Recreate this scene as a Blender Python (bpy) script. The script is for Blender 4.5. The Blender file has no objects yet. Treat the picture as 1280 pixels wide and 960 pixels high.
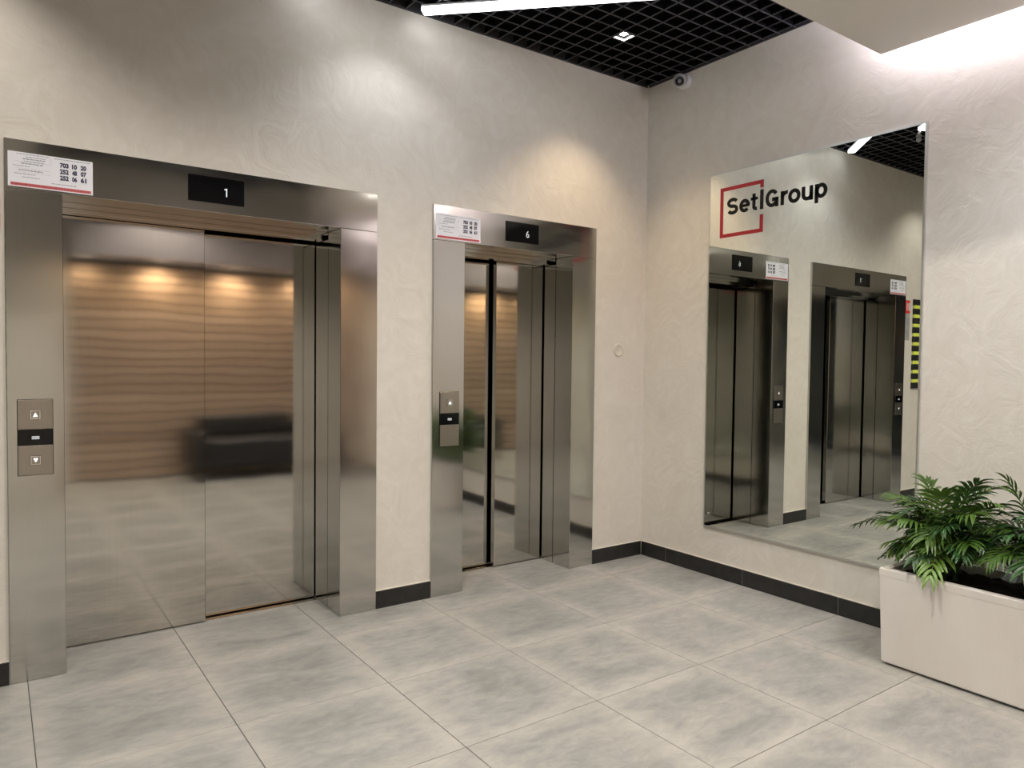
import bpy, bmesh, math, random
from mathutils import Vector, Matrix
random.seed(7)
S = bpy.context.scene
C = S.collection

# ------------------------------------------------------------ camera
FPX, YAW, PITCH, ROLL = 904.08, -0.6218, -0.0326, 0.0109
CAM = Vector((-3.6177, -3.4996, 1.3275))
fw = Vector((-math.sin(YAW)*math.cos(PITCH), math.cos(YAW)*math.cos(PITCH), math.sin(PITCH)))
rt = Vector((math.cos(YAW), math.sin(YAW), 0)); up = rt.cross(fw)
rt2 = rt*math.cos(ROLL)+up*math.sin(ROLL); up2 = -rt*math.sin(ROLL)+up*math.cos(ROLL)
cd = bpy.data.cameras.new('camera'); cam = bpy.data.objects.new('camera', cd); C.objects.link(cam)
cam.matrix_world = Matrix(((rt2.x, up2.x, -fw.x, CAM.x), (rt2.y, up2.y, -fw.y, CAM.y), (rt2.z, up2.z, -fw.z, CAM.z), (0, 0, 0, 1)))
cd.sensor_width = 36; cd.lens = FPX/1280*36; cd.clip_start = .01
S.camera = cam

# ------------------------------------------------------------ world, exposure
w = bpy.data.worlds.new('world'); S.world = w; w.use_nodes = True
w.node_tree.nodes['Background'].inputs[0].default_value = (.30, .42, .60, 1)
w.node_tree.nodes['Background'].inputs[1].default_value = .12
S.view_settings.view_transform = 'Standard'; S.view_settings.look = 'None'
S.view_settings.exposure = 1.15; S.view_settings.gamma = 1; S.view_settings.use_curve_mapping = False

WARM = (1.0, .76, .50); NEUT = (1.0, .92, .83); COOL = (.93, .96, 1.0)
def spot(name, loc, tgt, power, color, angle, blend=.5, radius=.02):
    l = bpy.data.lights.new(name, 'SPOT'); l.energy = power; l.color = color
    l.spot_size = math.radians(angle); l.spot_blend = blend; l.shadow_soft_size = radius
    o = bpy.data.objects.new(name, l); C.objects.link(o); o.location = loc
    o.rotation_euler = (Vector(tgt)-Vector(loc)).to_track_quat('-Z', 'Y').to_euler()
    return o
# ceiling grid cells that hold a square downlight: x, y, power, colour, cone
CELLS = [(-.675, -.4525, 26, WARM, 96, 'lit square downlight in the ceiling grid near the corner, glowing above the narrow elevator'),
         (-1.975, -.3525, 9, COOL, 112, 'square downlight in the grid casting a cool pool between the two elevators'),
         (-3.775, -.4525, 19, NEUT, 110, 'square downlight in the grid above the left jamb of the wide elevator'),
         (-5.275, -.4525, 8, NEUT, 110, 'square downlight in the grid at the far left end of the elevator wall'),
         (-1.975, -1.9525, 70, NEUT, 150, 'square fill downlight added over mid lobby, nearest the soffit'),  # added fill lamp, brightens the floor and lower walls
         (-3.175, -1.9525, 70, NEUT, 150, 'square fill downlight added over mid lobby, second from the soffit'),  # second added fill lamp over the lobby floor
         (-2.175, -3.8525, 40, NEUT, 130, 'square fill downlight added in the grid in front of the wooden wall')]  # added lamp to brighten the wall above the planks
# round downlights: added soffit fill lamps out of view, then warm ones over the wood
DOWN = [(-.78, -2.65, 32, COOL, 'round fill downlight added in the white soffit above the planter'),
        (-4.3, -2.9, 50, NEUT, 'round fill downlight added in the left soffit, nearest the wide elevator'), (-5.7, -2.9, 20, NEUT, 'round fill downlight added in the left soffit, nearest the glazed entrance'),
        (-.55, -4.46, 15, WARM, 'warm round downlight over the wooden wall, nearest the mirror wall'), (-1.35, -4.46, 22, WARM, 'warm round downlight over the wooden wall, second from the mirror wall'),
        (-2.15, -4.46, 24, WARM, 'warm round downlight over the wooden wall, third from the mirror wall'), (-2.85, -4.46, 8, WARM, 'warm round downlight over the wooden wall, farthest from the mirror wall')]

BAR_EMIT, COVE_EMIT = 2.6, 120.0

# ------------------------------------------------------------ helpers
def new_bm(): return bmesh.new()
def box(bm, x0, x1, y0, y1, z0, z1, mi=0, bevel=0.0):
    vs = [bm.verts.new((x, y, z)) for z in (z0, z1) for y in (y0, y1) for x in (x0, x1)]
    fs = []
    for q in ((0, 2, 3, 1), (4, 5, 7, 6), (0, 1, 5, 4), (2, 6, 7, 3), (0, 4, 6, 2), (1, 3, 7, 5)):
        f = bm.faces.new([vs[i] for i in q]); f.material_index = mi; fs.append(f)
    if bevel > 0:
        es = list({e for f in fs for e in f.edges})
        r = bmesh.ops.bevel(bm, geom=es, offset=bevel, segments=1, affect='EDGES', profile=.5)
        for f in r['faces']: f.material_index = mi
    return fs
def cyl(bm, c, axis, r0, r1, h, n=24, mi=0, cap0=True, cap1=True):
    a = Vector(axis).normalized(); u = a.orthogonal().normalized(); v = a.cross(u)
    c = Vector(c); A = []; B = []
    for i in range(n):
        t = 2*math.pi*i/n; d = u*math.cos(t)+v*math.sin(t)
        A.append(bm.verts.new(c+d*r0)); B.append(bm.verts.new(c+a*h+d*r1))
    for i in range(n):
        f = bm.faces.new((A[i], A[(i+1) % n], B[(i+1) % n], B[i])); f.material_index = mi; f.smooth = True
    if cap0: f = bm.faces.new(A[::-1]); f.material_index = mi
    if cap1: f = bm.faces.new(B); f.material_index = mi
def lathe(bm, c, axis, prof, n=28, mi=0):
    a = Vector(axis).normalized(); u = a.orthogonal().normalized(); v = a.cross(u); c = Vector(c)
    rings = []
    for r, h in prof:
        rings.append([bm.verts.new(c+a*h+(u*math.cos(2*math.pi*i/n)+v*math.sin(2*math.pi*i/n))*max(r, 1e-5)) for i in range(n)])
    for A, B in zip(rings, rings[1:]):
        for i in range(n):
            f = bm.faces.new((A[i], A[(i+1) % n], B[(i+1) % n], B[i])); f.material_index = mi; f.smooth = True
def poly(bm, pts, mi=0):
    f = bm.faces.new([bm.verts.new(p) for p in pts]); f.material_index = mi; return f
def tube(bm, pts, radii, n=6, mi=0):
    rings = []
    for i, p in enumerate(pts):
        d = (pts[min(i+1, len(pts)-1)]-pts[max(i-1, 0)]).normalized(); u = d.orthogonal().normalized(); v = d.cross(u)
        rings.append([bm.verts.new(p+(u*math.cos(2*math.pi*k/n)+v*math.sin(2*math.pi*k/n))*radii[i]) for k in range(n)])
    for A, B in zip(rings, rings[1:]):
        for k in range(n):
            f = bm.faces.new((A[k], A[(k+1) % n], B[(k+1) % n], B[k])); f.material_index = mi; f.smooth = True
def obj(name, bm, mats, parent=None, loc=None):
    bmesh.ops.recalc_face_normals(bm, faces=bm.faces)
    me = bpy.data.meshes.new(name)
    uv = bm.loops.layers.uv.new('UVMap')
    for f in bm.faces:
        n = f.normal
        for l in f.loops:
            p = l.vert.co
            l[uv].uv = (p.x if abs(n.y) >= abs(n.x) else p.y, p.z if abs(n.z) < .8 else p.y)
    bm.to_mesh(me); bm.free()
    for m in (mats if isinstance(mats, (list, tuple)) else [mats]): me.materials.append(m)
    o = bpy.data.objects.new(name, me); C.objects.link(o)
    if parent: o.parent = parent
    if loc: o.location = loc
    return o
def tag(o, label=None, cat=None, group=None, kind=None):
    if label: o['label'] = label
    if cat: o['category'] = cat
    if group: o['group'] = group
    if kind: o['kind'] = kind
    return o
def thing(name, label, cat, loc=(0, 0, 0), group=None):
    o = bpy.data.objects.new(name, None); C.objects.link(o); o.location = loc; o.empty_display_size = .1
    return tag(o, label, cat, group)
def lmat(m, bm, inv):   # move a bmesh into the local space of a located thing
    bmesh.ops.translate(bm, verts=bm.verts, vec=-Vector(inv))
def text_bm(body, size, bold=0.0, spacing=1.0, thick=.0004):
    """flat lettering as a mesh in the xy plane, lower left at the origin"""
    cu = bpy.data.curves.new('lettering', 'FONT'); cu.body = body; cu.size = size; cu.offset = bold
    cu.space_character = spacing; cu.extrude = thick; cu.resolution_u = 4
    o = bpy.data.objects.new('lettering', cu); C.objects.link(o)
    dg = bpy.context.evaluated_depsgraph_get(); me = bpy.data.meshes.new_from_object(o.evaluated_get(dg))
    bm = bmesh.new(); bm.from_mesh(me)
    bpy.data.objects.remove(o); bpy.data.curves.remove(cu); bpy.data.meshes.remove(me)
    return bm
def bm_span(bm):
    xs = [v.co.x for v in bm.verts]; ys = [v.co.y for v in bm.verts]
    return min(xs), max(xs), min(ys), max(ys)
def merge(dst, src, M, mi=0):
    mp = {}
    for v in src.verts: mp[v] = dst.verts.new(M @ v.co)
    for f in src.faces:
        try:
            g = dst.faces.new([mp[v] for v in f.verts]); g.material_index = mi
        except ValueError: pass
    src.free()
def fit_text(dst, body, x0, x1, z0, z1, y, mi=0, facing='y', bold=0.0):
    """lettering stretched into the rectangle x0..x1, z0..z1 of a wall-parallel plane (facing -y, or -x with x0..x1 read along -y)"""
    t = text_bm(body, 1.0, bold); a, b, c, d = bm_span(t)
    sx = (x1-x0)/(b-a); sz = (z1-z0)/(d-c)
    if facing == 'y':
        M = Matrix(((sx, 0, 0, x0-a*sx), (0, 0, -1, y), (0, sz, 0, z0-c*sz), (0, 0, 0, 1)))
    else:
        M = Matrix(((0, 0, -1, y), (sx, 0, 0, x0-a*sx), (0, sz, 0, z0-c*sz), (0, 0, 0, 1)))
    merge(dst, t, M, mi)

# ------------------------------------------------------------ materials
def nt(name):
    m = bpy.data.materials.new(name); m.use_nodes = True
    return m, m.node_tree.nodes, m.node_tree.links, m.node_tree.nodes['Principled BSDF']
def flat(name, col, rough=.5, metal=0, spec=.5, emit=0, ecol=None):
    m, N, L, P = nt(name)
    P.inputs['Base Color'].default_value = (*col, 1); P.inputs['Roughness'].default_value = rough
    P.inputs['Metallic'].default_value = metal; P.inputs['Specular IOR Level'].default_value = spec
    if emit: P.inputs['Emission Color'].default_value = (*(ecol or col), 1); P.inputs['Emission Strength'].default_value = emit
    return m
def noise(N, L, vec, scale, detail=4, rough=.5, dist=0.0):
    n = N.new('ShaderNodeTexNoise'); n.inputs['Scale'].default_value = scale; n.inputs['Detail'].default_value = detail
    n.inputs['Roughness'].default_value = rough; n.inputs['Distortion'].default_value = dist
    if vec: L.new(vec, n.inputs['Vector'])
    return n
def ramp(N, L, fac, stops):
    r = N.new('ShaderNodeValToRGB'); e = r.color_ramp.elements
    while len(e) < len(stops): e.new(.5)
    for k, (p_, c) in zip(e, stops): k.position = p_; k.color = (*c, 1)
    L.new(fac, r.inputs[0]); return r
def mapping(N, L, scale=(1, 1, 1), kind='Object'):
    tc = N.new('ShaderNodeTexCoord'); mp = N.new('ShaderNodeMapping'); mp.inputs['Scale'].default_value = scale
    L.new(tc.outputs[kind], mp.inputs[0]); return mp.outputs[0]
def math_(N, L, op, a, b=None, c=None):
    n = N.new('ShaderNodeMath'); n.operation = op
    for i, x in enumerate((a, b, c)):
        if x is None: continue
        if hasattr(x, 'is_output'): L.new(x, n.inputs[i])
        else: n.inputs[i].default_value = x
    return n.outputs[0]
def bump(N, L, h, strength, dist, P, prev=None):
    b = N.new('ShaderNodeBump'); b.inputs['Strength'].default_value = strength; b.inputs['Distance'].default_value = dist
    L.new(h, b.inputs['Height'])
    if prev: L.new(prev, b.inputs['Normal'])
    L.new(b.outputs[0], P.inputs['Normal']); return b.outputs[0]

def plaster():
    m, N, L, P = nt('venetian_plaster')
    v = mapping(N, L, kind='Object')
    big = noise(N, L, v, 1.3, 5, .55, 1.2); sw = noise(N, L, v, 5.5, 6, .6, 2.6)
    mix = math_(N, L, 'MULTIPLY_ADD', sw.outputs[0], .6, math_(N, L, 'MULTIPLY', big.outputs[0], .4))
    r = ramp(N, L, mix, [(.34, (.635, .602, .545)), (.5, (.668, .638, .583)), (.66, (.712, .688, .640))])
    L.new(r.outputs[0], P.inputs['Base Color'])
    rr = ramp(N, L, sw.outputs[0], [(.38, (.50,)*3), (.62, (.33,)*3)]); L.new(rr.outputs[0], P.inputs['Roughness'])
    P.inputs['Specular IOR Level'].default_value = .42
    bump(N, L, sw.outputs[0], .36, .010, P)
    return m
def steel(name, col, rough, wave=.5, aniso=.6):
    m, N, L, P = nt(name)
    P.inputs['Metallic'].default_value = 1
    P.inputs['Anisotropic'].default_value = aniso
    tg = N.new('ShaderNodeTangent'); tg.direction_type = 'UV_MAP'; tg.uv_map = 'UVMap'; L.new(tg.outputs[0], P.inputs['Tangent'])
    P.inputs['Anisotropic Rotation'].default_value = 0
    br = noise(N, L, mapping(N, L, (260, 260, 2.5)), 1, 3, .6)
    rr = math_(N, L, 'MULTIPLY_ADD', br.outputs[0], .03, rough-.015); L.new(rr, P.inputs['Roughness'])
    c = ramp(N, L, br.outputs[0], [(.3, tuple(x*.95 for x in col)), (.7, col)]); L.new(c.outputs[0], P.inputs['Base Color'])
    wv = noise(N, L, mapping(N, L, (1, 1, 1.0)), 2.6, 1, .4, .3)
    bump(N, L, wv.outputs[0], wave, .010, P)
    return m
def floor_tile():
    m, N, L, P = nt('cloudy_porcelain')
    tc = N.new('ShaderNodeTexCoord'); oi = N.new('ShaderNodeObjectInfo')
    off = N.new('ShaderNodeVectorMath'); off.operation = 'MULTIPLY_ADD'
    cmb = N.new('ShaderNodeCombineXYZ')
    for i in range(3): L.new(math_(N, L, 'MULTIPLY', oi.outputs['Random'], 37.0+11*i), cmb.inputs[i])
    off.inputs[1].default_value = (1, 2.0, 1); L.new(tc.outputs['Object'], off.inputs[0]); L.new(cmb.outputs[0], off.inputs[2])
    n1 = noise(N, L, off.outputs[0], 2.3, 8, .66, .7); n2 = noise(N, L, off.outputs[0], 11, 7, .72, .5)
    sp = N.new('ShaderNodeSeparateXYZ'); L.new(tc.outputs['Object'], sp.inputs[0])
    ax = math_(N, L, 'ABSOLUTE', sp.outputs[0]); ay = math_(N, L, 'ABSOLUTE', sp.outputs[1])
    d = math_(N, L, 'SUBTRACT', .30, math_(N, L, 'MAXIMUM', ax, ay))
    dn = math_(N, L, 'MULTIPLY_ADD', n1.outputs[0], .16, math_(N, L, 'SUBTRACT', d, .080))
    mr = N.new('ShaderNodeMapRange'); mr.interpolation_type = 'SMOOTHSTEP'; L.new(dn, mr.inputs[0])
    mr.inputs[1].default_value = 0.0; mr.inputs[2].default_value = .13; mr.inputs[3].default_value = .13; mr.inputs[4].default_value = 0
    t = math_(N, L, 'MULTIPLY_ADD', n2.outputs[0], .45, math_(N, L, 'MULTIPLY', n1.outputs[0], .55))
    t = math_(N, L, 'ADD', t, mr.outputs[0])
    r = ramp(N, L, t, [(.36, (.210, .218, .208)), (.50, (.290, .294, .280)), (.64, (.385, .380, .355)), (.80, (.465, .450, .412))])
    L.new(r.outputs[0], P.inputs['Base Color'])
    rr = ramp(N, L, n2.outputs[0], [(.3, (.40,)*3), (.7, (.30,)*3)]); L.new(rr.outputs[0], P.inputs['Roughness'])
    P.inputs['Specular IOR Level'].default_value = .42
    bump(N, L, n2.outputs[0], .10, .002, P)
    return m
def wood():
    m, N, L, P = nt('warm_wood')
    oi = N.new('ShaderNodeObjectInfo'); tc = N.new('ShaderNodeTexCoord')
    mp = N.new('ShaderNodeMapping'); mp.inputs['Scale'].default_value = (1.2, 8, 26); L.new(tc.outputs['Object'], mp.inputs[0])
    n = noise(N, L, mp.outputs[0], 1.5, 5, .6, .8)
    t = math_(N, L, 'MULTIPLY_ADD', oi.outputs['Random'], .35, math_(N, L, 'MULTIPLY', n.outputs[0], .8))
    r = ramp(N, L, t, [(.2, (.24, .165, .115)), (.9, (.44, .33, .24))]); L.new(r.outputs[0], P.inputs['Base Color'])
    P.inputs['Roughness'].default_value = .5; return m
def mottled(name, c0, c1, scale, rough, spec=.4, bmp=0.1, stretch=(1, 1, 1)):
    m, N, L, P = nt(name); v = mapping(N, L, stretch)
    n = noise(N, L, v, scale, 6, .6, .5)
    r = ramp(N, L, n.outputs[0], [(.35, c0), (.65, c1)]); L.new(r.outputs[0], P.inputs['Base Color'])
    P.inputs['Roughness'].default_value = rough; P.inputs['Specular IOR Level'].default_value = spec
    if bmp: bump(N, L, n.outputs[0], bmp, .004, P)
    return m
def leaf_mat(name, c0, c1):
    m, N, L, P = nt(name); oi = N.new('ShaderNodeObjectInfo')
    n = noise(N, L, mapping(N, L), 9, 3, .5)
    t = math_(N, L, 'MULTIPLY_ADD', oi.outputs['Random'], .5, math_(N, L, 'MULTIPLY', n.outputs[0], .5))
    r = ramp(N, L, t, [(.2, c0), (.8, c1)]); L.new(r.outputs[0], P.inputs['Base Color'])
    P.inputs['Roughness'].default_value = .33; P.inputs['Specular IOR Level'].default_value = .5
    P.inputs['Transmission Weight'].default_value = 0.0
    return m
M_PL = plaster()
M_ST = steel('brushed_steel', (.57, .56, .535), .12, .32, .6)
M_DOOR = steel('door_steel', (.58, .565, .535), .068, .11, .8)
M_DK = steel('shadow_gap_steel', (.20, .19, .17), .3, .1, .2)
M_TILE = floor_tile()
M_GROUT = flat('grout', (.11, .11, .10), .9)
M_SKIRT = mottled('black_skirting_tile', (.012, .012, .012), (.024, .023, .022), 20, .42, .45, .05)
M_JOINT = flat('light_grout', (.42, .41, .38), .8)
M_CAULK = flat('white_caulk', (.72, .68, .60), .5)
M_WOOD = wood()
M_WHITE = flat('white_ceiling_paint', (.72, .70, .67), .75, 0, .2)
M_BLK = flat('black_grid_paint', (.042, .042, .048), .5, 0, .35)
M_VOID = flat('black_void_paint', (.004, .004, .005), .9, 0, .1)
M_BAR = flat('light_bar_diffuser', (.9, .9, .9), .4, emit=BAR_EMIT, ecol=(.95, .97, 1.0))
M_BARH = flat('light_bar_housing', (.5, .5, .52), .4)
M_COVE = flat('cove_strip_diffuser', (.9, .9, .9), .4, emit=COVE_EMIT, ecol=(.93, .87, 1.0))
M_LENS = flat('lit_lens', (.9, .9, .9), .4, emit=25, ecol=(1, .95, .86))
M_LENSD = flat('soft_lit_lens', (.9, .9, .9), .4, emit=2.5, ecol=(1, .85, .65))
M_RIM = flat('white_rim', (.8, .8, .78), .3)
M_GLASS_BLK = flat('gloss_black_glass', (.003, .003, .004), .10, 0, .35)
M_DIGIT = flat('lit_digit', (.6, .65, .7), .5, emit=.22, ecol=(.85, .92, 1.0))
M_DIGITD = flat('dim_icon', (.40, .41, .42), .5, emit=.12, ecol=(.85, .92, 1.0))
M_ARROW = flat('lit_arrow', (1, 1, 1), .5, emit=.5, ecol=(1, .98, .95))
M_PLATE = steel('call_plate_steel', (.46, .43, .39), .30, .03, .3)
M_PAPER = flat('white_paper', (.80, .82, .90), .45)
M_INK = flat('dark_blue_ink', (.02, .02, .07), .5)
M_GINK = flat('grey_ink', (.30, .31, .36), .5)
M_RINK = flat('faded_red_ink', (.62, .13, .15), .5)
M_RDK = flat('dark_red_ink', (.32, .05, .06), .5)
M_MIRROR = flat('silvered_mirror', (.86, .89, .84), .0, 1)
M_EDGE = flat('ground_mirror_edge', (.62, .63, .60), .35, .9)
M_CHROME = flat('chrome', (.8, .8, .8), .15, 1)
M_LOGOB = flat('black_vinyl', (.004, .004, .004), .5, 0, .25)
M_LOGOR = flat('crimson_vinyl', (.36, .008, .018), .4)
M_CONC = mottled('pale_concrete', (.66, .635, .605), (.74, .72, .69), 2.4, .48, .4, .05, (1, 1, .5))
M_SOIL = mottled('dark_soil', (.004, .003, .0025), (.02, .015, .011), 60, .95, .2, .8)
M_LEAF = leaf_mat('palm_leaf', (.030, .075, .010), (.095, .185, .028))
M_LEAFY = leaf_mat('young_palm_leaf', (.10, .21, .025), (.22, .34, .045))
M_LEAFB = leaf_mat('glossy_dark_palm_leaf', (.014, .052, .014), (.045, .12, .035))
M_CAMW = flat('camera_white_plastic', (.62, .62, .62), .3)
M_CAMG = flat('camera_grey_ring', (.22, .22, .23), .35)
M_YEL = flat('yellow_stripe', (.75, .85, .12), .5)
M_RED = flat('sign_red', (.62, .02, .02), .4)
M_SGREY = flat('sign_grey', (.36, .36, .33), .5)
M_BLACKF = flat('black_upholstery', (.012, .012, .013), .55)
M_DGLASS = flat('dark_glass', (.02, .03, .035), .03, 0, .6)
M_SEN = flat('sensor_white', (.30, .30, .30), .4)

# ------------------------------------------------------------ setting
ZG = 3.1804            # underside of the grid ceiling
XL, YF = -7.0, -4.65   # far left wall, wall behind the camera
SFX, SFY, SFZ = -.12, -1.647, 2.824
LX = (-3.5775, -3.3827, -2.1845, -1.9827); RX = (-1.6498, -1.4466, -.6471, -.4509)
ZT, ZO = 2.183, 1.9885; YW = .015

# floor with tiles
bm = new_bm(); box(bm, XL, 0.1, YF-.1, .5, -.06, -.0025); floor = tag(obj('floor', bm, M_GROUT), kind='structure')
TX, TY, OX, OY = .6025, .5985, -2.3135, -.8345
def tile_mesh(x0, x1, y0, y1, cx, cy):
    b = new_bm(); g = .0016
    box(b, x0-cx+g, x1-cx-g, y0-cy+g, y1-cy-g, -.012, 0, bevel=.0008)
    me = bpy.data.meshes.new('tile'); bmesh.ops.recalc_face_normals(b, faces=b.faces); b.to_mesh(b and me); b.free(); me.materials.append(M_TILE); return me
full = None
for i in range(-9, 5):
    for j in range(-3, 8):
        x0 = OX+i*TX; x1 = x0+TX; y1 = OY-j*TY; y0 = y1-TY
        cx, cy = (x0+x1)/2, (y0+y1)/2
        X0, X1, Y0, Y1 = max(x0, XL+.012), min(x1, -.002), max(y0, YF+.002), min(y1, .40)
        if X1-X0 < .01 or Y1-Y0 < .01: continue
        if (X0, X1, Y0, Y1) == (x0, x1, y0, y1):
            if full is None: full = tile_mesh(x0, x1, y0, y1, cx, cy)
            me = full
        else: me = tile_mesh(X0, X1, Y0, Y1, cx, cy)
        o = bpy.data.objects.new('tile', me); C.objects.link(o); o.location = (cx, cy, 0); o.parent = floor

# walls
ZTOP = 3.62
bm = new_bm()
for a, b_ in ((XL, LX[0]), (LX[3], RX[0]), (RX[3], .15)): box(bm, a, b_, YW, .42, 0, ZTOP)
for a, b_ in ((LX[0], LX[3]), (RX[0], RX[3])): box(bm, a, b_, YW, .42, ZT, ZTOP)
box(bm, XL, .15, .46, .55, 0, ZTOP)  # unseen slab added behind the elevators to keep outside light from leaking in
tag(obj('wall_back', bm, M_PL), kind='structure')
bm = new_bm(); box(bm, YW, .15, YF, YW, 0, ZTOP); tag(obj('wall_right', bm, M_PL), kind='structure')
bm = new_bm(); box(bm, XL, .15, YF-.15, YF, 0, ZTOP); wf = tag(obj('wall_front', bm, M_PL), kind='structure')
bm = new_bm(); box(bm, -3.0, -.004, YF, YF+.004, .0005, 2.34); obj('cladding_backing', bm, M_VOID, wf)
z = .02
while z < 2.28:
    b = new_bm(); box(b, -3.0, -.004, YF+.0042, YF+.03, z, z+.0875, bevel=.003)
    obj('plank', b, M_WOOD, wf); z += .1
bm = new_bm(); box(bm, -3.0, -.004, YF+.0002, YF+.34, 2.36, 2.66); tag(obj('trim_4', bm, flat('mauve_grey_paint', (.40, .36, .36), .6)), kind='structure')
# left wall with a dark glazed entrance
bm = new_bm(); box(bm, XL-.15, XL, YF, -3.9, 0, ZTOP); box(bm, XL-.15, XL, -.9, YW, 0, ZTOP); box(bm, XL-.15, XL, -3.9, -.9, 2.4, ZTOP)
tag(obj('wall_left', bm, M_PL), kind='structure')
dr = tag(bpy.data.objects.new('door_1', None), kind='structure'); C.objects.link(dr); dr.location = (XL, -2.4, 0)
for k in range(3):
    y0 = -1.5+k*1.0
    b = new_bm()
    for q in ((y0+.0, y0+.06, 0, 2.4), (y0+.94, y0+1.0, 0, 2.4), (y0+.06, y0+.94, 0, .12), (y0+.06, y0+.94, 2.3, 2.4)):
        box(b, -.09, -.03, q[0], q[1], q[2], q[3])
    fr = obj('door_frame', b, M_BLK, dr)
    b = new_bm(); box(b, -.065, -.055, y0+.06, y0+.94, .12, 2.3); obj('pane', b, M_DGLASS, fr)

# skirting tiles
def skirting(name, segs, axis):
    root = bpy.data.objects.new(name, None); C.objects.link(root); tag(root, kind='structure')
    for a, b_ in segs:
        bb = new_bm(); g = .0012
        if axis == 'x': box(bb, a+g, b_-g, 0, YW-.0003, 0, .0925, bevel=.0006)
        else: box(bb, 0, YW-.0003, a+g, b_-g, 0, .0925, bevel=.0006)
        obj('tile', bb, M_SKIRT, root)
        bb = new_bm()
        if axis == 'x': box(bb, a, b_, .006, YW, .0926, .0965); box(bb, b_-g*.9, b_+g*.9, .002, YW, 0, .092, 1)
        else: box(bb, .006, YW, a, b_, .0926, .0965); box(bb, .002, YW, a-g*.9, a+g*.9, 0, .092, 1)
        obj('grout_line', bb, [M_CAULK, M_JOINT], root)
skirting('baseboard_back', [(-7.0+.002, -6.4), (-6.4, -5.8), (-5.8, -5.2), (-5.2, -4.6), (-4.6, -4.0), (-4.0, LX[0]-.001), (LX[3]+.001, RX[0]-.001), (RX[3]+.001, -.0015)], 'x')
ys = [-.0015, -.2224, -.829, -1.433, -2.035, -2.635, -3.235, -3.835, -4.435, YF+.032]
skirting('baseboard_right', [(b_, a) for a, b_ in zip(ys, ys[1:])], 'y')

# ceiling: black slab, grid bars, edge profile, white soffit
bm = new_bm(); box(bm, XL, .15, YF, .15, 3.25, ZTOP); ceil = tag(obj('ceiling', bm, M_VOID), kind='structure')
CUT = {(round(c[0], 3), round(c[1], 3)) for c in CELLS}
bm = new_bm(); box(bm, XL+.002, -.002, .0038, .0145, ZG, ZG+.069); box(bm, .0015, .0135, YF+.002, .0, ZG, ZG+.069)
obj('edge_profile', bm, M_BLK, ceil)
x = -.025; gx = None
while x > XL+.02:
    if gx is None:
        b = new_bm(); box(b, -.0035, .0035, YF+.003, .003, ZG+.001, ZG+.005, 0); box(b, -.0012, .0012, YF+.003, .003, ZG+.005, ZG+.041, 1)
        o = obj('grid_bar', b, [M_BLK, M_VOID], ceil, (x, 0, 0)); gx = o.data
    else:
        o = bpy.data.objects.new('grid_bar', gx); C.objects.link(o); o.parent = ceil; o.location = (x, 0, 0)
    x -= .1
y = -.0025-.1; gy = None
while y > YF+.02:
    if gy is None:
        b = new_bm(); box(b, XL+.003, .0, -.0035, .0035, ZG+.0005, ZG+.0045, 0); box(b, XL+.003, .0, -.0012, .0012, ZG+.0045, ZG+.0405, 1)
        o = obj('grid_bar', b, [M_BLK, M_VOID], ceil, (0, y, 0)); gy = o.data
    else:
        o = bpy.data.objects.new('grid_bar', gy); C.objects.link(o); o.parent = ceil; o.location = (0, y, 0)
    y -= .1
def prism(bm, pts, z0, z1):
    lo = [bm.verts.new((x_, y_, z0)) for x_, y_ in pts]; hi = [bm.verts.new((x_, y_, z1)) for x_, y_ in pts]
    bm.faces.new(lo[::-1]); bm.faces.new(hi)
    for k in range(len(pts)): q = (k+1) % len(pts); bm.faces.new((lo[k], lo[q], hi[q], hi[k]))
bm = new_bm()
prism(bm, [(SFX, YF+.001), (SFX, SFY), (-1.52, SFY), (-.66, YF+.001)], SFZ, SFZ+.19)
prism(bm, [(SFX-.22, YF+.001), (SFX-.22, SFY), (-1.52, SFY), (-.66, YF+.001)], SFZ+.1901, ZG-.001)
soff = tag(obj('trim_1', bm, M_WHITE), kind='structure')
bm = new_bm(); prism(bm, [(-3.38, YF+.001), (-3.38, SFY), (XL+.002, SFY), (XL+.002, YF+.001)], SFZ, ZG-.001); tag(obj('trim_3', bm, M_WHITE), kind='structure')
bm = new_bm(); box(bm, SFX-.2195, .014, YF+.001, SFY+.0, 3.13, ZG-.001); tag(obj('trim_2', bm, M_WHITE), kind='structure')

# cove light strip lying along the soffit edge, washing the right wall
t = thing('cove_light', 'cool white light strip above the soffit edge, washing the mirror wall', 'light', (SFX-.03, -3.15, SFZ+.19))
b = new_bm(); box(b, -.03, .028, -1.48, 1.48, 0, .012); obj('housing', b, M_BARH, t)
b = new_bm(); box(b, .0285, .0315, -1.48, 1.48, -.0, .012); box(b, -.02, .0285, -1.48, 1.48, .0121, .0145); obj('diffuser', b, M_COVE, t)

# diagonal light bars in the grid
def light_bar(x, y, length, label):
    t = thing('light_bar', label, 'light', (x, y, ZG), 'diagonal light bars in the grid ceiling')
    t.rotation_euler = (0, 0, -math.pi/4)
    b = new_bm(); box(b, 0, length, -.030, .030, -.010, -.0008); obj('housing', b, M_BARH, t)
    b = new_bm(); box(b, .001, length-.001, -.029, .029, -.034, -.0101, bevel=.004); obj('diffuser', b, M_BAR, t)
light_bar(-1.765, -.070, 1.75, 'white light bar cutting diagonally across the black ceiling grid at the top of the view')
light_bar(-2.415, -.070, 1.75, 'white light bar mirrored as the longer bright dash near the top of the mirror')
light_bar(-2.27, -.72, 1.2, 'white light bar mirrored in the top right corner of the mirror')

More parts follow.
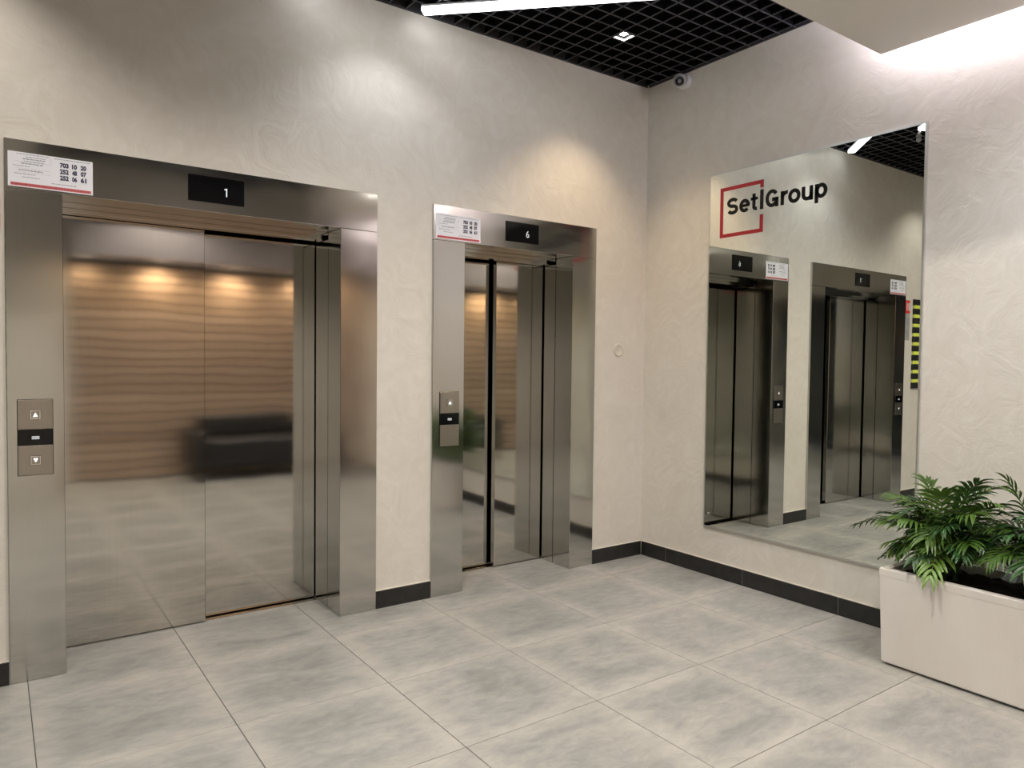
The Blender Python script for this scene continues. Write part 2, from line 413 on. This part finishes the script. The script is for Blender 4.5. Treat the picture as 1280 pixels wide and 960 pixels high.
def cell_light(x, y, power, col, cone, label):
    t = thing('square_downlight', label, 'light', (x, y, ZG), 'square downlights in grid cells')
    b = new_bm(); h = .046
    for a in ((-h, h, -h, -h+.003), (-h, h, h-.003, h), (-h, -h+.003, -h+.003, h-.003), (h-.003, h, -h+.003, h-.003)):
        box(b, a[0], a[1], a[2], a[3], -.001, .002, 1); box(b, a[0], a[1], a[2], a[3], .002, .012, 0); box(b, a[0], a[1], a[2], a[3], .012, .06, 1)
    box(b, -h, h, -h, h, .06, .064, 1)
    obj('trim_ring', b, [M_RIM, M_VOID], t)
    b = new_bm(); box(b, -.026, .026, -.026, .026, .018, .050, bevel=.004); obj('lamp', b, M_LENS, t)
    spot('lamp_beam', (0, 0, .012), (0, 0, -1), power, col, cone, .65, .022).parent = t
for c in CELLS: cell_light(*c)
for x, y, pw, col, lab in DOWN:
    t = thing('round_downlight', lab, 'light', (x, y, SFZ if y > -4 else 2.36))
    b = new_bm(); lathe(b, (0, 0, 0), (0, 0, -1), [(.052, -.0005), (.052, .004), (.040, .005), (.036, .001)]); obj('trim_ring', b, M_RIM, t)
    b = new_bm(); cyl(b, (0, 0, -.002), (0, 0, 1), .036, .036, .0016, 20); obj('lamp', b, M_LENS if y > -4 else M_LENSD, t)
    spot('lamp_beam', (0, 0, -.012), (0, 0, -1), pw, col, 150, .8, .03).parent = t

# small round ceiling sensor
t = thing('ceiling_sensor', 'small white ball sensor hanging from the grid, seen in the mirror top right', 'sensor', (-2.475, -.6025, ZG))
b = new_bm(); lathe(b, (0, 0, 0), (0, 0, -1), [(.0, -.0), (.022, .0), (.022, .008), (.014, .010), (.014, .02)]); obj('base', b, M_SEN, t)
b = new_bm(); bmesh.ops.create_icosphere(b, subdivisions=3, radius=.02, matrix=Matrix.Translation((0, 0, -.034)))
for f in b.faces: f.smooth = True
obj('ball', b, M_SEN, t)

# ------------------------------------------------------------ elevators
def elevator(X, near_left, split, label, digit, dx, buttons, px0, px1):
    t = thing('elevator', label, 'elevator', ((X[0]+X[3])/2, .15, 0)); ox, oy = t.location.x, t.location.y
    def P(name, b, mats, parent=t):
        lmat(None, b, (ox, oy, 0)); return obj(name, b, mats, parent)
    for a, c in ((X[0], X[1]), (X[2], X[3])):
        b = new_bm(); box(b, a+.0003, c-.0003, 0, .168, .001, ZO-.0012, bevel=.0012); P('jamb', b, M_ST)
    b = new_bm(); box(b, X[0]+.0003, X[3]-.0003, 0, .168, ZO, ZT-.0005, bevel=.0012); P('header', b, M_ST)
    # inner lining behind a shadow gap
    yl, yr = (.285, .345) if near_left else (.345, .285)
    b = new_bm(); box(b, X[1]-.05, X[1]-.001, .173, yl, .001, 1.95); P('reveal_lining', b, M_ST)
    b = new_bm(); box(b, X[2]+.001, X[2]+.05, .173, yr, .001, 1.95); P('reveal_lining', b, M_ST)
    b = new_bm(); box(b, X[1]-.05, X[2]+.05, .173, .215, 1.972, 2.05); box(b, X[1]-.05, X[2]+.05, .219, .284, 1.953, 2.05); P('track_cover', b, M_ST)
    b = new_bm()
    if near_left: box(b, X[1]-.001, X[2]+.001, .314, .352, .0005, .004); box(b, X[1], X[2], .352, .42, .0002, .001, 1)
    else: box(b, X[1]-.001, X[2]+.001, .314, .352, .0005, .004); box(b, X[1], X[2], .352, .42, .0002, .001, 1)
    P('sill', b, [M_ST, M_VOID])
    yn, yf = .298, .358
    def leaf(x0, x1, y):
        b = new_bm(); box(b, x0, x1, y, y+.035, .008, 2.03, bevel=.0018); return P('door_leaf', b, M_DOOR)
    if near_left: leaf(X[1]-.06, split, yn); leaf(split-.03, X[2]+.045, yf)
    else: leaf(X[1]-.045, split+.03, yf); leaf(split, X[2]+.06, yn)
    # dark unseen panel added behind the leaves to stop light leaks
    b = new_bm(); box(b, X[1]-.08, X[2]+.08, .425, .455, 0, 2.2); P('light_block_panel', b, M_VOID)
    # floor display
    d0, d1 = dx
    b = new_bm(); box(b, d0, d1, -.004, -.0003, 2.030, 2.1465, bevel=.001); disp = P('floor_display', b, M_GLASS_BLK)
    b = new_bm(); q = digit
    if q[0] == '1':
        box(b, q[2]-.0045, q[2], -.0056, -.0041, q[3], q[4]); box(b, q[1], q[2]-.0045, -.0056, -.0041, q[4]-.008, q[4]-.003)
    else: fit_text(b, q[0], q[1], q[2], q[3], q[4], -.0045, 0, bold=-.012)
    P('digit', b, M_DIGIT, disp)
    # call panel
    w_ = px1-px0
    b = new_bm(); box(b, px0, px1, -.006, -.0003, 1.0295, 1.148, bevel=.0012); box(b, px0, px1, -.006, -.0003, .843, .9615, bevel=.0012)
    box(b, px0+.001, px1-.001, -.003, -.0003, .9615, 1.0295, 0); box(b, px0-.0018, px1+.0018, -.0022, -.0002, .8412, 1.1498, 1)  # black backing slightly wider than the plates, painted in as their shadow gap
    cp = P('call_panel', b, [M_PLATE, M_VOID]); cp['label'] = 'steel call plate with black card reader window across its middle'
    b = new_bm(); box(b, px0+.001, px1-.0005, -.0058, -.0031, .963, 1.028, bevel=.0008)
    cx = px0+w_*.50
    for zz in (.9905, .9975): box(b, cx-.013, cx+.013, -.0064, -.0059, zz-.0027, zz+.0027, 1)
    P('card_reader', b, [M_GLASS_BLK, M_DIGITD], cp)
    for k, zc in enumerate((1.087, .9025)[:buttons]):
        b = new_bm(); s = .0175
        for a in ((-s, s, s-.003, s), (-s, s, -s, -s+.003), (-s, -s+.003, -s+.003, s-.003), (s-.003, s, -s+.003, s-.003)):
            box(b, cx+a[0], cx+a[1], -.0095, -.0061, zc+a[2], zc+a[3], 2)
        box(b, cx-s+.003, cx+s-.003, -.0078, -.0061, zc-s+.003, zc+s-.003); box(b, cx-s-.0012, cx+s+.0012, -.0064, -.0060, zc-s-.0012, zc+s+.0012, 3)  # black outline behind the button paints in its shaded groove
        sg = 1 if k == 0 else -1
        poly(b, [(cx-.0085, -.0083, zc-.008*sg), (cx+.0085, -.0083, zc-.008*sg), (cx, -.0083, zc+.009*sg)][::sg], 1)
        P('call_button', b, [M_PLATE, M_ARROW, M_CHROME, M_VOID], cp)
    return t
elevator(LX, True, -2.768, 'wide elevator nearest the left edge, brushed steel two-leaf doors, display reading 1', ('1', -2.749, -2.737, 2.064, 2.102),
         (-2.9036, -2.660), 2, -3.5428, -3.4238)
elevator(RX, False, -1.0265, 'narrow elevator beside the corner, brushed steel doors, display reading 6', ('6', -1.020, -.999, 2.063, 2.102),
         (-1.1680, -.9245), 1, -1.6030, -1.4800)

# emergency notices on the headers
def notice(x0, label):
    t = thing('notice_sticker', label, 'notice', (x0+.146, -.0006, 1.9965), 'lift notices on the headers')
    def P(name, b, m, par=t): lmat(None, b, t.location); return obj(name, b, m, par)
    x1 = x0+.2915; z0, z1 = 1.9965, 2.1335
    b = new_bm(); box(b, x0, x1, -.0016, -.0006, z0, z1); P('paper', b, M_PAPER)
    b = new_bm()
    for k, row in enumerate((('703', '10', '20'), ('252', '48', '07'), ('252', '06', '61'))):
        zt = z1-.021-k*.0255
        for s, a, c in zip(row, (.600, .745, .850), (.705, .805, .920)):
            fit_text(b, s, x0+a*.2915, x0+c*.2915, zt-.0195, zt, -.0021, 0, bold=.05)
    P('phone_numbers', b, M_INK)
    rng = random.Random(3); b = new_bm()
    def line(xa, xb, zc, h, y=-.0019, mi=0):          # a line of print too small to read: word-length dashes
        x = xa
        while x < xb-.003:
            w = min(rng.uniform(.004, .013), xb-x); box(b, x, x+w, y, -.0016, zc-h/2, zc+h/2, mi); x += w+.0022
    for xa, xb, zc in ((.10, .49, .130), (.20, .44, .120), (.17, .44, .112), (.18, .42, .103), (.15, .40, .094), (.06, .25, .083), (.12, .40, .067), (.07, .31, .052), (.16, .38, .040),
                       (.53, .97, .129), (.50, .80, .0275)):
        line(x0+xa*.2915, x0+xb*.2915, z0+zc, .0026 if zc not in (.067, .112, .094) else .0045)
    for zc in (.1005, .0735, .058): box(b, x0+.02, x0+.145, -.0018, -.0016, z0+zc-.0003, z0+zc+.0003, 0)
    box(b, x0+.1445, x0+.1452, -.0018, -.0016, z0+.1, z0+.135, 0)
    P('small_print', b, M_GINK)
    b = new_bm(); box(b, x0+.008, x1-.006, -.0018, -.0016, z0+.004, z0+.0165, 0)
    line(x0+.012, x1-.010, z0+.0102, .0055, -.0022, 1)
    P('warning_line', b, [M_RINK, M_RDK])
notice(-3.5655, 'white notice sticker with phone numbers and red line on the wide elevator header')
notice(-1.6360, 'white notice sticker with phone numbers and red line on the narrow elevator header')

# round blank cover on the wall beside the narrow elevator
b = new_bm(); lathe(b, (0, 0, 0), (0, -1, 0), [(.046, -.0004), (.045, .004), (.040, .0065), (.034, .007), (.031, .0045), (.0, .0045)], 32)
tag(obj('wall_cover', b, M_PL, None, (-.2285, YW-.0005, 1.4045)), 'round plastered blank cover on the wall between the narrow elevator and the corner', 'wall cover')

# ------------------------------------------------------------ mirror on the right wall
MY0, MY1, MZ0, MZ1 = -.5305, -1.8178, .2992, 2.4862
t = thing('wall_mirror', 'large frameless mirror with angled glass edges hung on the right wall behind the planter', 'mirror', (YW, (MY0+MY1)/2, MZ0))
MIRROR = t
def P(name, b, m, par=t): lmat(None, b, t.location); return obj(name, b, m, par)
b = new_bm(); bv = .010; xf, xe, xb = -.0005, .0001, YW-.0008
A = [(xf, MY0-bv, MZ0+bv), (xf, MY1+bv, MZ0+bv), (xf, MY1+bv, MZ1-bv), (xf, MY0-bv, MZ1-bv)]
B = [(xe, MY0, MZ0), (xe, MY1, MZ0), (xe, MY1, MZ1), (xe, MY0, MZ1)]
D = [(xb, p[1], p[2]) for p in B]
va, vb, vd = [[b.verts.new(p) for p in q] for q in (A, B, D)]
b.faces.new(va); b.faces.new(vd)
for i in range(4):
    j = (i+1) % 4
    f = b.faces.new((va[i], va[j], vb[j], vb[i])); f.material_index = 2; f = b.faces.new((vb[i], vb[j], vd[j], vd[i])); f.material_index = 1
P('glass', b, [M_MIRROR, M_CHROME, M_EDGE])
for yy, zz in ((-.5700, 2.4400), (-.5720, .39), (-1.7800, 2.4400), (-1.7800, .39)):
    b = new_bm(); lathe(b, (-.0003, yy, zz), (-1, 0, 0), [(.0075, -.0002), (.0075, .002), (.005, .0035), (0, .0038)], 16); P('screw', b, M_CHROME)

# lettering and square emblem stuck on the mirror
t = thing('logo_lettering', 'black SetlGroup lettering with an open dark red square on the mirror top left', 'sign', (-.0007, -.617, 2.086))
xs = -.0022
def P(name, b, m, par=t): lmat(None, b, t.location); return obj(name, b, m, par)
def bar(b, y0, y1, z0, z1): box(b, xs, -.0008, min(y0, y1), max(y0, y1), z0, z1)
b = new_bm(); sw = .0215
bar(b, -.6170, -.6170-sw, 2.0860, 2.3870)
bar(b, -.6170-sw, -.9205, 2.3870-sw, 2.3870); bar(b, -.6170-sw, -.9205, 2.0860, 2.0860+sw)
bar(b, -.9205+sw, -.9205, 2.343, 2.3870-sw); bar(b, -.9205+sw, -.9205, 2.0860+sw, 2.188)
P('square_emblem', b, M_LOGOR)
# glyphs one by one so that widths and heights follow the sign: text, y from, y to, z from, z to
zb = 2.2175; TH = .0205
def arc(cx, cy, rx, ry, a0, a1, n=18):
    return [(cx+rx*math.cos(math.radians(a0+(a1-a0)*k/n)), cy+ry*math.sin(math.radians(a0+(a1-a0)*k/n))) for k in range(n+1)]
def ribbon(b, y0, pts, th=TH, closed=False):
    n = len(pts); A = []; B = []
    for k in range(n):
        p0 = pts[(k-1) % n] if closed or k else pts[k]; p1 = pts[(k+1) % n] if closed or k < n-1 else pts[k]
        d = Vector((p1[0]-p0[0], p1[1]-p0[1])).normalized(); m = Vector((-d.y, d.x))*th/2
        row = []
        for sgn in (1, -1):
            for xx in (xs, -.0008): row.append(b.verts.new((xx, -(y0+pts[k][0]+m.x*sgn), zb+pts[k][1]+m.y*sgn)))
        A.append(row)
    for k in range(n if closed else n-1):
        p_, q = A[k], A[(k+1) % n]
        for a, c in ((0, 2), (2, 3), (3, 1), (1, 0)): b.faces.new((p_[a], p_[c], q[c], q[a]))
    if not closed:
        for row in (A[0], A[-1]): b.faces.new((row[0], row[1], row[3], row[2]))
h = TH/2
def bowl(w, hh, x0=0, z0=0): return (x0+w/2, z0+hh/2, (w-TH)/2, (hh-TH)/2)
GL = {
 'S': lambda w: [arc(w/2, .100-h-.0199, w/2-h, .0199, 22, 270)[:-1]+arc(w/2, h+.0199, w/2-h, .0199, 90, -158)],
 'e': lambda w: [arc(*bowl(w, .079), -2, 318, 26), [(TH*.6, .0400), (w-.004, .0400)]],
 't': lambda w: [[(.022, .098), (.022, .022)]+arc(.038, .0235, .016, .0135, 200, 285, 8), [(.001, .069), (w-.002, .069)]],
 'G': lambda w: [arc(*bowl(w, .101), 36, 322, 30), [(w*.52, .043), (w-.0005, .043)], [(w-h-.0005, .050), (w-h-.0005, .0)]],
 'r': lambda w: [[(h, 0), (h, .078)], [(h, .040)]+arc(w-.004, .042, w-.004-h, .0265, 165, 84, 10)],
 'o': lambda w: [arc(*bowl(w, .080), 0, 345, 24)],
 'u': lambda w: [[(h, .078), (h, .030)]+arc(w/2, .030, w/2-h, .030-h, 180, 350, 12)+[(w-h, .040)], [(w-h, .078), (w-h, 0)]],
 'p': lambda w: [[(h, -.024), (h, .078)], arc(*bowl(w-.002, .080, .002), 0, 345, 24)]}
for ch, y0, y1 in (('S', .6675, .7468), ('e', .7560, .8290), ('t', .8350, .8840), ('G', .9356, 1.0196), ('r', 1.0340, 1.0790), ('o', 1.0815, 1.1570), ('u', 1.1645, 1.2320), ('p', 1.2425, 1.3150)):
    b = new_bm()
    for q in GL[ch](y1-y0): ribbon(b, y0, q, TH if ch not in 'eSt' or len(q) > 2 else TH*.8, ch in 'op' and len(q) > 20)
    P('letter', b, M_LOGOB)
b = new_bm(); bar(b, -.8990, -.9205, zb, zb+.113); P('letter', b, M_LOGOB)

# ------------------------------------------------------------ dome camera at the corner
t = thing('security_camera', 'small white ball security camera under the ceiling beside the corner', 'camera', (YW, -.315, 3.125))
b = new_bm(); lathe(b, (-.0002, 0, 0), (-1, 0, 0), [(0, 0), (.050, 0), (.050, .018), (.046, .026), (.034, .030)], 32); obj('base', b, M_CAMW, t)
dv = (CAM+Vector((0, 0, -.2))-Vector((YW-.045, -.305, 3.12))).normalized(); c0 = Vector((-.055, .008, -.002))
b = new_bm()
pr = [(.044*math.sin(a), -.044*math.cos(a)) for a in [math.pi*k/14 for k in range(0, 11)]]
lathe(b, c0, dv, pr+[(.034, .034)], 32, 0); lathe(b, c0, dv, [(.0345, .0335), (.031, .036), (.026, .032)], 32, 1); obj('housing', b, [M_CAMW, M_CAMG], t)
b = new_bm(); lathe(b, c0, dv, [(.0275, .030), (.020, .033), (.011, .0345)], 28, 0); lathe(b, c0, dv, [(.012, .0345), (.009, .038), (0, .039)], 24, 1); obj('lens', b, [M_GLASS_BLK, M_CAMG], t)

# ------------------------------------------------------------ sign and stripe guard left of the wide elevator (seen in the mirror)
t = thing('fire_sign', 'red and grey fire safety sign left of the wide elevator, seen in the mirror', 'sign', (-3.670, YW-.001, 1.57))
def P(name, b, m, par=t): lmat(None, b, t.location); return obj(name, b, m, par)
b = new_bm(); box(b, -3.685, -3.592, .010, .0140, 1.830, 1.955, 0)
box(b, -3.675, -3.655, .0092, .0099, 1.855, 1.930, 1); box(b, -3.681, -3.649, .0092, .0099, 1.905, 1.915, 1); box(b, -3.632, -3.620, .0092, .0099, 1.855, 1.930, 1)
P('pictogram', b, [M_RED, M_PAPER])
b = new_bm(); box(b, -3.685, -3.600, .010, .0140, 1.570, 1.825, 0)
for k in range(2): box(b, -3.672, -3.615, .0092, .0099, 1.60+k*.11, 1.672+k*.11, 1)
P('notice_plate', b, [M_SGREY, M_GINK])
t = thing('stripe_guard', 'black and yellow striped vertical marker on the wall, seen in the mirror', 'marker', (-3.90, YW-.001, 1.09))
def P(name, b, m, par=t): lmat(None, b, t.location); return obj(name, b, m, par)
n = 19; h = (1.972-1.095)/(10*1.25+9*.75); z = 1.095
for k in range(n):
    hh = h*(1.25 if k % 2 == 0 else .75)
    b = new_bm(); box(b, -3.900, -3.745 if k % 2 == 0 else -3.757, -.002, .0138, z+.0004, z+hh-.0004, bevel=.001); P('stripe', b, M_BLACKF if k % 2 == 0 else M_YEL); z += hh

# ------------------------------------------------------------ planter
PX0, PX1, PY0, PY1, PH = -.424, -.030, -2.92, -1.883, .428
t = thing('planter', 'long pale concrete planter box of palms standing against the mirror wall', 'planter', ((PX0+PX1)/2, (PY0+PY1)/2, 0))
def P(name, b, m, par=t): lmat(None, b, t.location); return obj(name, b, m, par)
b = new_bm(); fl = .012; rim = .022
def ring(z, e): return [b.verts.new(p) for p in ((PX0-e, PY0-e, z), (PX1+e*.5, PY0-e, z), (PX1+e*.5, PY1+e, z), (PX0-e, PY1+e, z))]
R = [ring(.010, -.004), ring(.016, 0), ring(PH-.035, fl*.9), ring(PH-.030, fl*.9+.001), ring(PH-.003, fl+.001), ring(PH, fl-.002), ring(PH, -rim+.002), ring(PH-.003, -rim), ring(.30, -rim-.002)]
b.faces.new(R[0][::-1])
for p_, q in zip(R, R[1:]):
    for i in range(4): b.faces.new((p_[i], p_[(i+1) % 4], q[(i+1) % 4], q[i]))
b.faces.new(R[-1])
P('box', b, M_CONC)
b = new_bm(); box(b, PX0+.025, PX1-.02, PY0+.03, PY1-.03, 0, .0098); P('base', b, M_VOID)  # black inset base paints in the shadow gap under the box
# lumpy soil
b = new_bm(); nx, ny = 12, 34; g = [[None]*(ny+1) for _ in range(nx+1)]
sx0, sx1, sy0, sy1 = PX0+.0245, PX1-.0245, PY0+.0245, PY1-.0245
for i in range(nx+1):
    for j in range(ny+1):
        g[i][j] = b.verts.new((sx0+(sx1-sx0)*i/nx, sy0+(sy1-sy0)*j/ny, .392+random.uniform(-.006, .010)))
for i in range(nx):
    for j in range(ny): b.faces.new((g[i][j], g[i+1][j], g[i+1][j+1], g[i][j+1]))
P('soil', b, M_SOIL)

# ------------------------------------------------------------ palms
def frond(base, tip, arch, pairs, ll, lw, rng, droop=.5, bare=.30):
    """one pinnate leaf: arched rachis and paired folded leaflets"""
    b = new_bm(); b0, b2 = Vector(base), Vector(tip); mid = (b0+b2)/2+Vector((0, 0, arch))
    horiz = Vector((b2.x-b0.x, b2.y-b0.y, 0))
    mid -= horiz*.12
    def Pn(t): return b0*(1-t)**2+mid*2*t*(1-t)+b2*t*t
    def Tn(t): return ((mid-b0)*2*(1-t)+(b2-mid)*2*t).normalized()
    pts = [Pn(k/12) for k in range(13)]; tube(b, pts, [.0035*(1-k/12*.75) for k in range(13)], 5)
    upv = Vector((0, 0, 1))
    roll = rng.uniform(-.35, .35)
    for k in range(pairs):
        u = k/(pairs-1); t = bare+(1-bare)*u; p0 = Pn(min(t, .995)); d = Tn(min(t, .995))
        side = d.cross(upv)
        if side.length < .1: side = d.cross(Vector((1, 0, .2)))
        side.normalize(); nrm = side.cross(d).normalized()
        side = (side*math.cos(roll)+nrm*math.sin(roll)).normalized(); nrm = side.cross(d).normalized()
        L_ = ll*(.50+.62*math.sin(math.pi*min(1, .16+u*.74)))*rng.uniform(.88, 1.08)
        ang = math.radians(68-40*u)+rng.uniform(-.07, .07)
        for s in (-1, 1):
            dd = (d*math.cos(ang)+side*s*math.sin(ang)+nrm*.16).normalized()
            wv = dd.cross(nrm).normalized()
            prev = None; p = p0.copy(); g_ = droop*rng.uniform(.7, 1.2)
            for q in range(6):
                v = q/5; wd = lw*(.30, .88, 1.0, .82, .50, .03)[q]*.5
                rise = nrm*wd*.38
                row = [b.verts.new(p+wv*wd+rise), b.verts.new(p), b.verts.new(p-wv*wd+rise)]
                if prev:
                    for a in (0, 1):
                        f = b.faces.new((prev[a], prev[a+1], row[a+1], row[a])); f.smooth = True
                prev = row
                dd = (dd+Vector((0, 0, -1))*g_*.34*(.4+v)).normalized(); p = p+dd*L_/5
    return b
def palm(name_label, base, tips, rng, mats, fill):
    t = thing('parlor_palm', name_label, 'plant', base, 'palms in the planter')
    B0 = Vector(base)
    b = new_bm()
    for k in range(7):
        a = rng.uniform(0, 6.28); r = rng.uniform(.01, .045)
        p0 = Vector((r*math.cos(a), r*math.sin(a), -.0)); p1 = p0*1.5+Vector((0, 0, rng.uniform(.08, .16)))
        tube(b, [p0, (p0+p1)/2+Vector((.003, 0, 0)), p1], [.006, .005, .004], 6)
    obj('stem', b, M_LEAFB, t)
    def add(tip, arch, pairs, ll, lw, mat, droop):
        a = rng.uniform(0, 6.28); st = Vector((.035*math.cos(a), .035*math.sin(a), rng.uniform(.03, .10)))
        tipl = Vector(tip)-B0
        bb = frond(st, tipl, arch, pairs, ll, lw, rng, droop, .34)
        bad = []
        for f in bb.faces:
            for v_ in f.verts:
                q = v_.co+B0
                inx, iny = PX0-.035 < q.x < PX0+.032, PY1-.032 < q.y < PY1+.022
                if (q.z < .462 and (inx or iny) and q.x > PX0-.03 and q.y < PY1+.022) or (q.z < .405 and PX0+.02 < q.x) or q.x > -.008:
                    bad.append(f); break
        if len(bad) > .22*len(bb.faces): bb.free(); return
        bmesh.ops.delete(bb, geom=bad, context='FACES')
        obj('frond', bb, mat, t)
    for tip, arch, mi, ll in tips: add(tip, arch, 11, ll*1.08, .0150, mats[mi], .75)
    for k in range(fill):
        a = rng.uniform(0, 6.28); r = rng.uniform(.12, .30)
        x = B0.x+r*math.cos(a)*.75; y = B0.y+r*math.sin(a)
        x = min(x, -.06); zz = rng.uniform(.50, .80) - r*.35
        add((x, y, zz), rng.uniform(.08, .16), 10, rng.uniform(.09, .12), .0145, mats[0 if rng.random() < .62 else 2], rng.uniform(.4, .8))
rng = random.Random(11); MM = (M_LEAF, M_LEAFY, M_LEAFB)
palm('bushy green palm at the mirror end of the planter, one frond hanging over its front', (-.24, -2.08, .39),
     [((-.30, -1.70, .575), .20, 0, .085), ((-.33, -1.86, .74), .13, 0, .10), ((-.26, -1.86, .72), .12, 1, .095), ((-.20, -1.95, .80), .08, 0, .10),
      ((-.22, -2.26, .815), .17, 0, .105), ((-.47, -2.10, .455), .20, 1, .10), ((-.42, -2.06, .60), .16, 0, .115), ((-.40, -1.95, .52), .17, 0, .11),
      ((-.30, -2.20, .84), .12, 2, .10), ((-.43, -1.96, .66), .12, 0, .10), ((-.38, -2.22, .72), .12, 0, .11), ((-.36, -1.90, .50), .16, 1, .10), ((-.12, -2.10, .76), .1, 0, .10), ((-.30, -2.28, .76), .14, 0, .10), ((-.25, -2.16, .80), .1, 0, .10), ((-.20, -1.86, .60), .14, 0, .10), ((-.36, -1.84, .62), .12, 0, .09), ((-.44, -2.02, .50), .17, 2, .10),
      ((-.26, -1.93, .62), .14, 2, .11), ((-.35, -2.08, .78), .1, 0, .11), ((-.33, -2.24, .60), .14, 2, .10)], rng, MM, 46)
palm('dark glossy palm in the middle of the planter, at the right picture edge', (-.23, -2.46, .39),
     [((-.30, -2.31, .86), .06, 0, .10), ((-.40, -2.30, .56), .18, 0, .105), ((-.42, -2.42, .55), .18, 2, .11), ((-.33, -2.25, .66), .13, 0, .10),
      ((-.36, -2.40, .74), .12, 2, .12), ((-.44, -2.52, .46), .18, 2, .11), ((-.25, -2.28, .72), .12, 0, .10), ((-.28, -2.5, .88), .08, 2, .11), ((-.38, -2.35, .66), .12, 2, .11)], rng, MM, 28)
palm('green palm at the far end of the planter, beyond the dark glossy palm', (-.23, -2.76, .39),
     [((-.30, -2.70, .84), .1, 0, .10), ((-.40, -2.85, .56), .18, 0, .105)], rng, MM, 18)

# ------------------------------------------------------------ low black sofa, added unseen to give the dark blur in the steel doors
t = thing('sofa', 'low black sofa added against the wooden wall to give a dark blur in the steel doors', 'sofa', (-1.25, -4.16, 0))
b = new_bm(); box(b, -.55, .55, -.36, .30, .14, .44, bevel=.03); obj('seat', b, M_BLACKF, t)
b = new_bm(); box(b, -.55, .55, -.40, -.20, .4405, .66, bevel=.03); obj('backrest', b, M_BLACKF, t)
for s in (-1, 1):
    b = new_bm(); x0 = s*.62; box(b, x0-.069, x0+.069, -.40, .30, .14, .54, bevel=.025); obj('armrest', b, M_BLACKF, t)
    for yy in (-.32, .24):
        b = new_bm(); cyl(b, (s*.60, yy, 0), (0, 0, 1), .018, .024, .14, 14); obj('leg', b, M_BLK, t)
